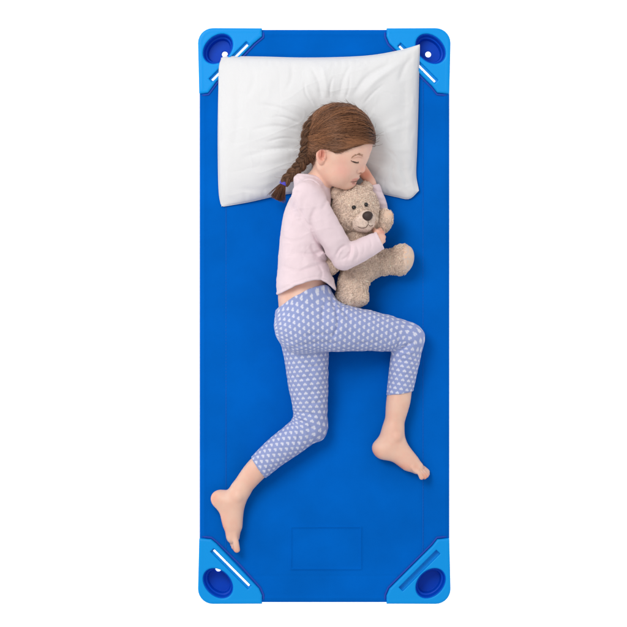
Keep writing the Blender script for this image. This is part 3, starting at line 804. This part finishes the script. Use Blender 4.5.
def pants():
    F = Field(np.arange(245, 430, .8), np.arange(276, 484, .8), np.arange(0.2, 80, .9))
    R = Field(F.x, F.y, F.z)
    R.chain([(306, 282, 37, 24.5), (303, 300, 37, 26.2), (303.5, 324, 37, 28.6)], k=0, n=6, sz=1.25)
    R.chain([(312, 299, 37, 17), (320, 310, 38, 19), (330, 322, 38, 20)], k=7, sz=1.2); R.chain(LEG_R, k=6, infl=.9); R.chain([(408.5, 339, 17, 15.2)] + SHIN_R[1:4], k=4, infl=.6)
    Lf = Field(F.x, F.y, F.z)
    Lf.chain(LEG_L, k=0, infl=.9); Lf.chain(SHIN_L[:4], k=5, infl=.7)
    Lf.chain([(318, 424, 15, 9), (317, 432, 14, 9)], k=5)
    own = R.f < Lf.f
    f = smin(R.f, Lf.f, 1.2)
    X = F.x[:, None]; Y = F.y[None, :]; up = F.z[None, None, :]
    wa = spline([(262, 316), (276.5, 309.5), (291.6, 298.5), (311.7, 288.5), (324.6, 285), (331, 290), (337, 298), (350, 302)], 6)
    wp = [(240, 270), (240, 330)] + [tuple(p) for p in wa] + [(360, 270)]
    wd = poly_sd(X, Y, wp)[..., None]
    f = smax(f, -(wd + 0 * up), 1.2)
    def half(p, n): n = np.array(n, float); n /= np.linalg.norm(n); return ((X - p[0]) * n[0] + (Y - p[1]) * n[1])[..., None]
    cR = half((400, 393), (.16, 1)); mR = ((X > 375) & (Y > 370))[..., None]
    f = np.where(mR, smax(f, cR + 0 * up, 1.2), f)
    cL = half((258.5, 467), (-.81, .58)); mL = ((X < 285) & (Y > 435))[..., None]
    f = np.where(mL, smax(f, cL + 0 * up, 1.2), f)
    G = folds(X, Y, [(p_, a_, w_ * .8) for p_, a_, w_ in [
        ([(330, 297), (336, 312), (337, 326), (330, 340)], 1.6, 2.2), ([(337, 303), (345, 314), (352, 322)], 1.2, 2), ([(326, 300), (322, 314), (324, 326)], .8, 2),
        ([(284, 350), (300, 345), (322, 342), (345, 344)], .8, 2.2), ([(300, 336), (322, 334), (342, 337)], .7, 2),
        ([(398, 351), (404, 346), (413, 342)], 1.3, 1.8), ([(397, 349), (398, 340), (396, 330)], .9, 1.8), ([(396, 356), (404, 353), (414, 352)], -.8, 1.5), ([(396, 362), (405, 360), (415, 362)], .6, 1.6),
        ([(387, 347), (389, 338), (386, 328)], .5, 1.6), ([(300, 360), (310, 366), (322, 364)], .7, 2), ([(293, 362), (306, 374), (320, 380)], .5, 2),
        ([(297, 418), (306, 422), (314, 430)], 1.3, 1.8), ([(295, 412), (308, 412), (318, 416)], .8, 1.8), ([(300, 420), (308, 430), (309, 440)], .8, 1.8), ([(296, 424), (299, 434), (297, 445)], .6, 1.6),
        ([(281, 310), (296, 316), (312, 314)], .5, 2.4), ([(278, 330), (290, 340), (306, 344)], .5, 2.4), ([(309, 362), (312, 385), (311, 408)], .5, 2.5), ([(345, 312), (360, 318), (376, 320)], .5, 1.8), ([(350, 345), (368, 342), (384, 344)], .5, 1.6), ([(288, 372), (300, 378), (312, 376)], .45, 1.6), ([(326, 395), (316, 402), (304, 402)], .5, 1.6), ([(270, 444), (278, 452), (282, 462)], .5, 1.6), ([(391, 372), (400, 375), (412, 372)], .45, 1.5)]])
    G = G - .3 * (1 - np.abs(vnoise(X / 13. + 5, Y / 9. - .4 * X / 13., 141))) ** 7 + .25 * (1 - np.abs(vnoise(X / 9. + 15, Y / 12., 142))) ** 8
    G = G * 1.5 + .4 * vnoise(X / 10. + 9, Y / 10., 41) + .15 * vnoise(X / 4., Y / 4., 42)
    f = f + G[..., None] * np.clip((up - 10) / 8, 0, 1)
    st = np.exp(-((wd - 5.5) / .8) ** 2) * .3 + np.where(mR, np.exp(-((cR + 3) / .6) ** 2) * .3, 0) + np.where(mL, np.exp(-((cL + 3) / .6) ** 2) * .3, 0)
    F.f = (f + st).astype(np.float32)
    V, Q = F.mesh()
    gR = spline([(262, 334, 32, 44), (285, 330, 32, 42), (318, 327, 34, 33), (345, 329, 33, 23), (370, 331, 30, 20), (398, 335, 19, 16), (408, 345, 17, 15), (405, 362, 14, 14), (400, 390, 13, 13), (398, 402, 13, 13)], 10)
    gL = spline([(303, 330, 26, 24), (306, 360, 23, 21), (309, 390, 20, 18), (310, 412, 17, 16), (304, 428, 15, 15), (288, 442, 15, 14), (262, 464, 14, 13), (252, 473, 14, 13)], 10)
    _, sR, tR = nearest_curve(V, gR); _, sL, tL = nearest_curve(V, gL)
    ix = [np.clip(np.searchsorted(a, V[:, i]), 0, len(a) - 1) for i, a in enumerate((F.x, F.y, F.z))]
    o_ = own[ix[0], ix[1], ix[2]]
    uv = np.where(o_[:, None], np.stack([tR, sR], 1), np.stack([tL, sL + 3], 1))
    return mesh_obj('leggings', V, Q, M_pants, girl, uv=uv)
pants()

# ---- hair
FACE_POLY = [(381, 151), (374.6, 150), (372.6, 143.5), (367, 141.6), (357, 144.5), (350, 148), (343, 152.5), (337, 153.5), (330, 151), (323, 146.8), (318.5, 147.5), (317, 152), (316, 160), (312, 168), (306, 178), (306, 215), (400, 215), (400, 151)]
HAIRLINE = list(FACE_POLY)
FACE_POLY = [tuple(pc(x, y, 44 if x > 370 else 52 if x > 362 else 64 if x > 332 else 28)[:2]) if y < 190 else (x, y) for x, y in HAIRLINE]
SK = np.array([35.9, 36.0, 30.6]); SC = np.array([0, 2, 0])
def hair():
    parts = []; cols = []
    F = Field(np.arange(296, 382, .8), np.arange(98, 185, .8), np.arange(8, 90, .8))
    F.ell(HL(0, 2, 0), SK - .6, k=0, B=HB, corr=False)
    F.chain([(314, 134, 48, 11), (310, 146, 46, 7.5)], k=6)
    X = F.x[:, None]; Y = F.y[None, :]
    fp = poly_sd(X, Y, [(p[0], p[1] - 1.6) for p in FACE_POLY])
    fp = np.where(Y > 190, fp, fp)
    f = smax(F.f, -(fp[..., None] + 0 * F.z[None, None, :]), 1.5)
    F.f = f.astype(np.float32)
    V, Q = F.mesh(); parts.append((V, Q)); cols.append(np.tile([.05, .024, .014], (len(V), 1)))
    # strands: swept back from the hairline to the start of the braid
    G = to_head(np.array([pc(305, 137, 60)]))[0] - SC; g = G / SK; g /= np.linalg.norm(g)
    n = 9000; roots = []
    while len(roots) < n:
        v = rng.normal(size=3); v /= np.linalg.norm(v)
        if rng.random() < .45:      # extra roots along the hairline
            i = rng.integers(0, 10); a, b = np.array(FACE_POLY[i]), np.array(FACE_POLY[i + 1]); t = rng.random()
            q = a * (1 - t) + b * t + np.array([rng.normal(0, 1.2), -abs(rng.normal(0, 2.2)) + 1.6])
            # find the top surface point over q
            h = HO[2] + 40.
            for hh in np.arange(HO[2] + 42, HO[2] - 20, -1.0):
                l = (to_head(np.array([[q[0], q[1], hh]]))[0] - SC) / SK
                if l @ l < 1: break
            else: continue
            v = l / np.linalg.norm(l)
        p = HL(*(v * SK + SC))
        if p[2] < HO[2] - 22: continue
        roots.append(v)
    roots = np.array(roots)
    Rp = HO + (roots * SK + SC) @ HB
    ok = poly_sd(Rp[:, 0], Rp[:, 1], FACE_POLY) > -2.2
    roots = roots[ok]; n = len(roots)
    K = 14; t = np.linspace(0, 1, K)
    gg = g + rng.normal(0, .10, (n, 3)); gg /= np.linalg.norm(gg, axis=1, keepdims=True)
    om = np.arccos(np.clip((roots * gg).sum(1), -1, 1))[:, None]
    P = (np.sin((1 - t) * om)[..., None] * roots[:, None] + np.sin(t * om)[..., None] * gg[:, None]) / np.sin(om)[..., None]
    # sweep: bow the paths so they fall over the top of the ear first
    side = np.cross(roots, gg); side /= np.linalg.norm(side, axis=1, keepdims=True) + 1e-9
    clump = vnoise(roots[:, 0] * 6 + 10, roots[:, 1] * 6 + roots[:, 2] * 4 + 20, 55)
    bow = (.10 * clump + .05 * rng.normal(size=n)) [:, None] * np.sin(np.pi * t)
    dn = np.array([.1, -1.0, .15])
    P = P + side[:, None] * bow[..., None] + dn * (.16 * np.sin(np.pi * t) * np.clip(om / 1.2, 0, 1))[..., None]
    P /= np.linalg.norm(P, axis=2, keepdims=True)
    lift = 1.0 + (.016 + .014 * rng.random(n)[:, None] + .022 * clump[:, None] + .012 * vnoise(roots[:, 0] * 9 + 31, roots[:, 1] * 9 + roots[:, 2] * 5 + 17, 56)[:, None]) * np.sin(np.pi * np.clip(t * .95 + .05, 0, 1)) + 0.002
    Wd = HO + ((P * lift[..., None]) * SK + SC) @ HB
    # keep clear of the skin, the ear and the face
    q0 = HL(*SC)
    for _ in range(14):
        ii = [np.clip(np.searchsorted(a, Wd[..., k_]), 0, len(a) - 1) for k_, a in enumerate((BF.x, BF.y, BF.z))]
        low = BF.f[ii[0], ii[1], ii[2]] < .55
        Wd = np.where(low[..., None], q0 + (Wd - q0) * 1.008, Wd)
    inside = poly_sd(Wd[..., 0], Wd[..., 1], FACE_POLY)
    good = inside.min(1) > -3.2
    Wd = Wd[good]; clump = clump[good]; n = len(Wd)
    rr = (.26 + .14 * rng.random(n))[:, None] * np.clip(np.minimum(t * 4 + .14, 1), 0, 1)
    parts.append(tubes(Wd, rr, 3))
    # colour per strand: brown with lighter, warmer locks
    cl2 = vnoise(Wd[:, 5, 0] / 6., Wd[:, 5, 1] / 2.6, 77)
    m = np.clip(.34 + .3 * clump + .40 * cl2 + .17 * rng.normal(size=n), 0, 1)[:, None]
    c = np.array([.060, .023, .011]) * (1 - m) + np.array([.35, .155, .074]) * m
    cols.append(np.repeat(c, K * 3, axis=0))
    # loose wisps round the outline
    nw = 1500; W = []
    for i in range(nw):
        v = rng.normal(size=3); v /= np.linalg.norm(v)
        p = HL(*(v * SK + SC))
        if p[2] < HO[2] - 5 or poly_sd(np.array(p[0]), np.array(p[1]), FACE_POLY) < .5: continue
        out = (p - HL(*SC)); out /= np.linalg.norm(out)
        tg = HL(*(g * SK + SC)) - p; tg /= np.linalg.norm(tg) + 1e-6
        dr = tg * 1.0 + out * (.3 + .8 * rng.random()) + rng.normal(0, .2, 3); dr /= np.linalg.norm(dr)
        L = 6 + 9 * rng.random(); tt = np.linspace(0, 1, 8)[:, None]
        q = p + dr * L * tt - out * (tt ** 2) * L * (.10 + .25 * rng.random()) + rng.normal(0, .3, 3) * np.sin(tt * 3)
        W.append(q)
    W = np.array(W); parts.append(tubes(W, np.tile(np.linspace(.17, .06, 8), (len(W), 1)), 3)); cols.append(np.tile([.17, .08, .042], (len(W) * 24, 1)))
    # fine short hairs that soften the hairline
    B = []
    for i in range(70):
        i_ = rng.integers(2, 7); t_ = rng.random(); a = np.array(HAIRLINE[i_], float) * (1 - t_) + np.array(HAIRLINE[i_ + 1], float) * t_
        a = a + np.array([rng.normal(0, .8), rng.uniform(-.6, .8)]); L_ = rng.uniform(2.5, 5)
        B.append(np.array([drop(a[0] - u_ * L_, a[1] - u_ * L_ * .45 - .3 * math.sin(u_ * 3), .9) for u_ in np.linspace(0, 1, 8)]))
    B = np.array(B); parts.append(tubes(B, np.tile(np.linspace(.05, .12, 8), (len(B), 1)), 3)); cols.append(np.tile([.36, .19, .11], (len(B) * 24, 1)))
    V, Q = cat(parts)
    return mesh_obj('hair', V, Q, M_hair, girl, col=np.vstack(cols))
HAIR = hair()

def braid():
    path = spline([(*pc(317, 122, 56),), (*pc(311, 129, 60),), (*pc(308.3, 140, 60),), (*pc(306.8, 152, 54),), (*pc(303, 161, 47),), (*pc(297.5, 168.5, 43),), (*pc(290.5, 175.5, 40),), (*pc(283.8, 183, 37),)], 24)
    n = len(path); L = np.r_[0, np.cumsum(np.linalg.norm(np.diff(path, axis=0), axis=1))]
    T = np.gradient(path, axis=0); T /= np.linalg.norm(T, axis=1, keepdims=True)
    A = np.cross(T, [0, 0, 1.]); A /= np.linalg.norm(A, axis=1, keepdims=True); B_ = np.cross(A, T)
    B_ *= np.sign(B_[:, 2:3])
    parts = []; cols = []
    u = L / L[-1]; wd = 4.7 * (1 - .40 * u); lk = 4.0 * (1 - .42 * u)
    period = 23.
    for s_ in range(3):
        ph = 2 * math.pi * L / period + s_ * 2 * math.pi / 3
        C = path + A * (np.sin(ph) * wd)[:, None] + B_ * (np.sin(2 * ph) * wd * .48)[:, None]
        t = tubes(C[None], (lk * .86)[None], 10); parts.append(t); cols.append(np.tile([.05, .024, .014], (len(t[0]), 1)))
        TC = np.gradient(C, axis=0); TC /= np.linalg.norm(TC, axis=1, keepdims=True)
        a = np.cross(TC, B_); a /= np.linalg.norm(a, axis=1, keepdims=True); b = np.cross(a, TC)
        N = 150; an = rng.random(N) * 2 * math.pi; rr = (.82 + .28 * rng.random(N))
        tw = L[None] * .03
        q = an[:, None] + tw + .12 * np.sin(L[None] / 3. + an[:, None] * 5)
        P = C[None] + (a[None] * np.cos(q)[..., None] + b[None] * np.sin(q)[..., None]) * (lk[None] * rr[:, None])[..., None]
        P = P + rng.normal(0, .05, P.shape)
        t = tubes(P[:, ::2], np.full((N, len(range(0, n, 2))), .27), 3); parts.append(t)
        m = np.clip(.42 + .28 * rng.normal(size=N), 0, 1)[:, None]; c = np.array([.06, .028, .016]) * (1 - m) + np.array([.27, .135, .072]) * m
        cols.append(np.repeat(c, len(range(0, n, 2)) * 3, axis=0))
    # stray ends poking out of the braid
    W = []
    for i in range(150):
        j = rng.integers(5, n - 8); p = path[j] + A[j] * rng.normal(0, 1) * wd[j] + B_[j] * lk[j]
        d = T[j] + A[j] * rng.normal(0, .7) + B_[j] * .25 * rng.random(); tt = np.linspace(0, 1, 6)[:, None]
        W.append(p + d * tt * (3 + 4 * rng.random()) - B_[j] * tt ** 2 * 1.5)
    W = np.array(W); t = tubes(W, np.tile(np.linspace(.14, .05, 6), (len(W), 1)), 3); parts.append(t); cols.append(np.tile([.26, .14, .08], (len(t[0]), 1)))
    # brush end past the elastic
    e = path[-1]; N = 420; tt = np.linspace(0, 1, 12)
    ang = rng.normal(0, .26, N); r0 = rng.random(N) ** .5; q = rng.random(N) * 6.28
    d0 = np.array([-.42, .907, 0.0]); sd = np.array([.907, .42, 0.0])
    ln = 14.5 + 3.5 * rng.random(N)
    P = e[None, None] + (d0 * ln[:, None])[:, None] * tt[None, :, None] + sd * ((np.cos(q) * r0 * 1.6)[:, None] + (tt[None] ** .8) * ang[:, None] * 13)[..., None]
    z = (np.sin(q) * r0 * 1.7)[:, None] * (1 + .9 * np.sin(tt * 2.6))[None] - 13 * (tt ** 1.6)[None]
    P[..., 2] += z
    t = tubes(P, np.full((N, 12), .30) * np.linspace(1, .5, 12)[None], 3); parts.append(t)
    m = np.clip(.5 + .28 * rng.normal(size=N), 0, 1)[:, None]; c = np.array([.07, .03, .016]) * (1 - m) + np.array([.30, .13, .065]) * m
    cols.append(np.repeat(c, 36, axis=0))
    V, Q = cat(parts)
    o = mesh_obj('braid', V, Q, M_hair, HAIR, col=np.vstack(cols))
    # elastic
    th = np.linspace(0, 2 * math.pi, 33); Pp = []
    for k_, (off, rad) in enumerate(((-.9, 3.1), (0.1, 3.3), (1.1, 3.1))):
        c = e + np.array([-.42, .907, 0]) * off
        Pp.append(c + sd[None] * np.cos(th)[:, None] * rad + np.array([0, 0, 1.]) * np.sin(th)[:, None] * rad)
    t = tubes(np.array(Pp), np.full((3, 33), .95), 6)
    mesh_obj('hair_tie', *t, M_tie, HAIR)
braid()

# ------------------------------------------------------------------ teddy bear
bear = empty('teddy_bear', 'curly beige teddy bear with a dark brown nose held in the girl\'s arms', 'teddy bear')
def furry(name, prims, box, parent, dens=2.7, length=2.8, col=(.88, .70, .58), g=.8, mask=None, flat=None):
    F = Field(np.arange(box[0], box[1], g), np.arange(box[2], box[3], g), np.arange(max(.2, box[4]), box[5], g))
    for p in prims:
        if p[0] == 'e': F.ell(p[1], p[2], k=p[3], rot=p[4] if len(p) > 4 else 0)
        elif p[0] == 'c': F.chain(p[1], k=p[2])
        elif p[0] == 's': F.ell(p[1], p[2], k=p[3], rot=p[4] if len(p) > 4 else 0, mode='sub')
    X = F.x[:, None, None]; Y = F.y[None, :, None]; Z = F.z[None, None, :]
    F.f = (F.f + .75 * vnoise((X + Z) / 2.6, (Y + Z * .6) / 2.6, 61)).astype(np.float32)
    V, Q = F.mesh(); N = vnormals(V, Q)
    cc = np.asarray(col)
    parts = [(V, Q)]
    nz = vnoise((V[:, 0]) / 2.2, (V[:, 1] + V[:, 2]) / 2.2, 62)
    cols = [cc * (.80 + .12 * nz)[:, None]]
    # area-uniform sampling of quads
    a, b, c, d = V[Q[:, 0]], V[Q[:, 1]], V[Q[:, 2]], V[Q[:, 3]]
    ar = .5 * np.linalg.norm(np.cross(c - a, d - b), axis=1)
    n = int(ar.sum() * dens * .55); pick = rng.choice(len(Q), n, p=ar / ar.sum())
    u, v = rng.random((n, 1)), rng.random((n, 1))
    p = (a[pick] * (1 - u) + b[pick] * u) * (1 - v) + (d[pick] * (1 - u) + c[pick] * u) * v
    nn = N[Q[pick, 0]]
    if mask is not None:
        k = mask(p); p = p[k]; nn = nn[k]; n = len(p)
    # curls: locks share a lean direction, tips bend over
    la = vnoise(p[:, 0] / 2.4, (p[:, 1] + p[:, 2] * .7) / 2.4, 63) * 5 + rng.normal(0, .5, n)
    t1 = np.cross(nn, np.array([.3, .5, .81])); t1 /= np.linalg.norm(t1, axis=1, keepdims=True) + 1e-9; t2 = np.cross(nn, t1)
    lean = t1 * np.cos(la)[:, None] + t2 * np.sin(la)[:, None]
    L = length * (.65 + .6 * rng.random(n))[:, None]; tt = np.linspace(0, 1, 5)
    th = tt * 2.5
    P = p[:, None] - nn[:, None] * .3 + nn[:, None] * (np.sin(th)[None, :, None] * L[:, None] * .42) + lean[:, None] * ((1 - np.cos(th))[None, :, None] * L[:, None] * .36) + rng.normal(0, .09, (n, 5, 3))
    P[..., 2] = np.maximum(P[..., 2], .15)
    R = (.27 * (.8 + .5 * rng.random(n)))[:, None] * np.array([1, 1, .95, .8, .4])
    parts.append(tubes(P, R, 3))
    m = rng.normal(0, .10, n) + .16 * vnoise(p[:, 0] / 3., (p[:, 1] + p[:, 2]) / 3., 64)
    c_ = np.clip(cc * (1.02 + m)[:, None], 0, 1)
    cols.append(np.repeat(c_, 15, axis=0))
    Vv, Qq = cat(parts)
    return mesh_obj(name, Vv, Qq, M_fur, parent, col=np.vstack(cols))

def smoothpart(name, prims, box, m, parent, col=None, g=.5, speck=None, bumpy=0):
    F = Field(np.arange(box[0], box[1], g), np.arange(box[2], box[3], g), np.arange(max(.2, box[4]), box[5], g))
    for p in prims:
        if p[0] == 'e': F.ell(p[1], p[2], k=p[3], rot=p[4] if len(p) > 4 else 0, B=p[5] if len(p) > 5 else None)
        elif p[0] == 'c': F.chain(p[1], k=p[2])
        else: F.ell(p[1], p[2], k=p[3], rot=p[4] if len(p) > 4 else 0, mode='sub')
    V, Q = F.mesh(); cl = None
    if col is not None:
        cl = np.tile(np.asarray(col, float), (len(V), 1)) * (1 + .05 * vnoise(V[:, 0] / 2, V[:, 1] / 2, 71))[:, None]
        if speck:
            s1 = vnoise(V[:, 0] / 1.9, (V[:, 1] + V[:, 2]) / 1.9, 72); s2 = vnoise(V[:, 0] / 2.3, (V[:, 1] - V[:, 2]) / 2.1, 73)
            w1 = np.clip((s1 - .35) * 4, 0, 1)[:, None] * .6; cl = cl * (1 - w1) + np.array([.78, .45, .28]) * w1
            w2 = np.clip((s2 - .4) * 4, 0, 1)[:, None] * .5; cl = cl * (1 - w2) + np.array([.52, .46, .46]) * w2
    return mesh_obj(name, V, Q, m, parent, col=cl)

furry('torso', [('e', (354, 250, 25), (21, 24, 22), 0), ('e', (362, 266, 21), (20, 16, 19), 6), ('e', (356, 236, 27), (15, 12, 16), 5)], (325, 392, 216, 292, 0, 52), bear)
bh = furry('head', [('e', (355, 207.5, 34), (23, 21.5, 22), 0, -10), ('e', (347, 220, 34), (15, 13, 17), 8), ('e', (363, 220, 38), (13, 12, 14), 6)], (325, 384, 180, 240, 5, 62), bear)
furry('ear', [('e', (337.5, 193.5, 40), (7.2, 6.8, 4.6), 0), ('s', (339, 196, 46), (4, 3.6, 3.6), 1)], (328, 348, 184, 204, 32, 50), bh, length=2.0)
furry('ear', [('e', (366, 187.5, 33), (6.4, 5.8, 4.6), 0)], (356, 376, 180, 198, 26, 42), bh, length=2.0)
MU = (363.2, 221.5, 49)
mz = furry('muzzle', [('e', MU, (11.6, 10.6, 9.5), 0, -18), ('e', (366, 217, 53), (7, 6, 6), 4)], (348, 380, 206, 236, 34, 66), bh, dens=2.2, length=1.1, col=(.88, .71, .61), g=.6)
smoothpart('nose', [('e', (367.6, 215.6, 59.6), (5.2, 4.3, 3.4), 0, -14), ('e', (367.9, 218, 59), (3, 2.6, 2.8), 2)], (358, 378, 206, 225, 52, 66), M_nose, bh, g=.4)
smoothpart('eye', [('e', (354, 207.4, 56.8), (2.3, 2.1, 2.0), 0)], (349, 359, 202, 212, 50, 60), M_eye, bh, g=.3)
smoothpart('eye', [('e', (366.2, 204.6, 55.2), (1.9, 2.2, 1.9), 0)], (361, 371, 199, 210, 49, 60), M_eye, bh, g=.3)
P = spline([(*pc(367.9, 220.5, 58.9),), (*pc(368.2, 222.5, 58.4),), (*pc(368, 224.6, 57.2),)], 6)
P2 = spline([(*pc(357.5, 226.4, 58),), (*pc(361.5, 228, 58.1),), (*pc(366, 227.2, 57.6),), (*pc(368, 224.6, 57.2),), (*pc(370.5, 226, 55.8),), (*pc(373, 225, 53.6),)], 6)
mesh_obj('mouth_stitch', *cat([tubes(P[None], np.full((1, len(P)), .34), 5), tubes(P2[None], np.full((1, len(P2)), .3), 5)]), M_thread, mz)
# arms
a1 = furry('arm', [('c', [(370, 234, 26, 9), (377, 228, 27, 8.8), (382.5, 221.5, 27, 8.8), (384.4, 217.8, 26.5, 8.3)], 0)], (358, 405, 198, 246, 8, 42), bear)
smoothpart('paw_pad', [('e', (387, 216.6, 31.8), (5.2, 6.6, 4.2), 0, 35)], (376, 400, 204, 230, 24, 42), M_pad, a1, col=(.70, .52, .41), speck=True)
furry('arm', [('c', [(342, 250, 30, 9.5), (335, 258, 34, 9.5), (329.5, 264.5, 38, 9.6)], 0)], (316, 356, 238, 280, 18, 54), bear)
# legs
l1 = furry('leg', [('c', [(365, 264, 20, 14), (380, 263, 18, 12.5), (395, 261, 16, 11.5)], 0), ('e', (401, 259.5, 17), (10.5, 15, 13), 5, 8)], (348, 420, 240, 284, 0, 38), bear)
smoothpart('foot_pad', [('e', (404.6, 259.3, 18.5), (9.3, 14.2, 12.2), 0, 12)], (390, 420, 240, 280, 0, 38), M_pad, l1, col=(.68, .52, .42), speck=True)
l2 = furry('leg', [('c', [(357, 272, 24, 15), (353, 284, 26, 14.6), (352.3, 292, 26, 14.4)], 0), ('e', (352.5, 297, 28), (15.6, 9.5, 14.4), 4, 4)], (330, 378, 256, 313, 6, 50), bear)
smoothpart('foot_pad', [('e', (352.6, 300.6, 28), (13.0, 7.2, 12), 0, 4)], (338, 370, 290, 312, 12, 44), M_pad, l2, col=(.68, .52, .42), speck=True)
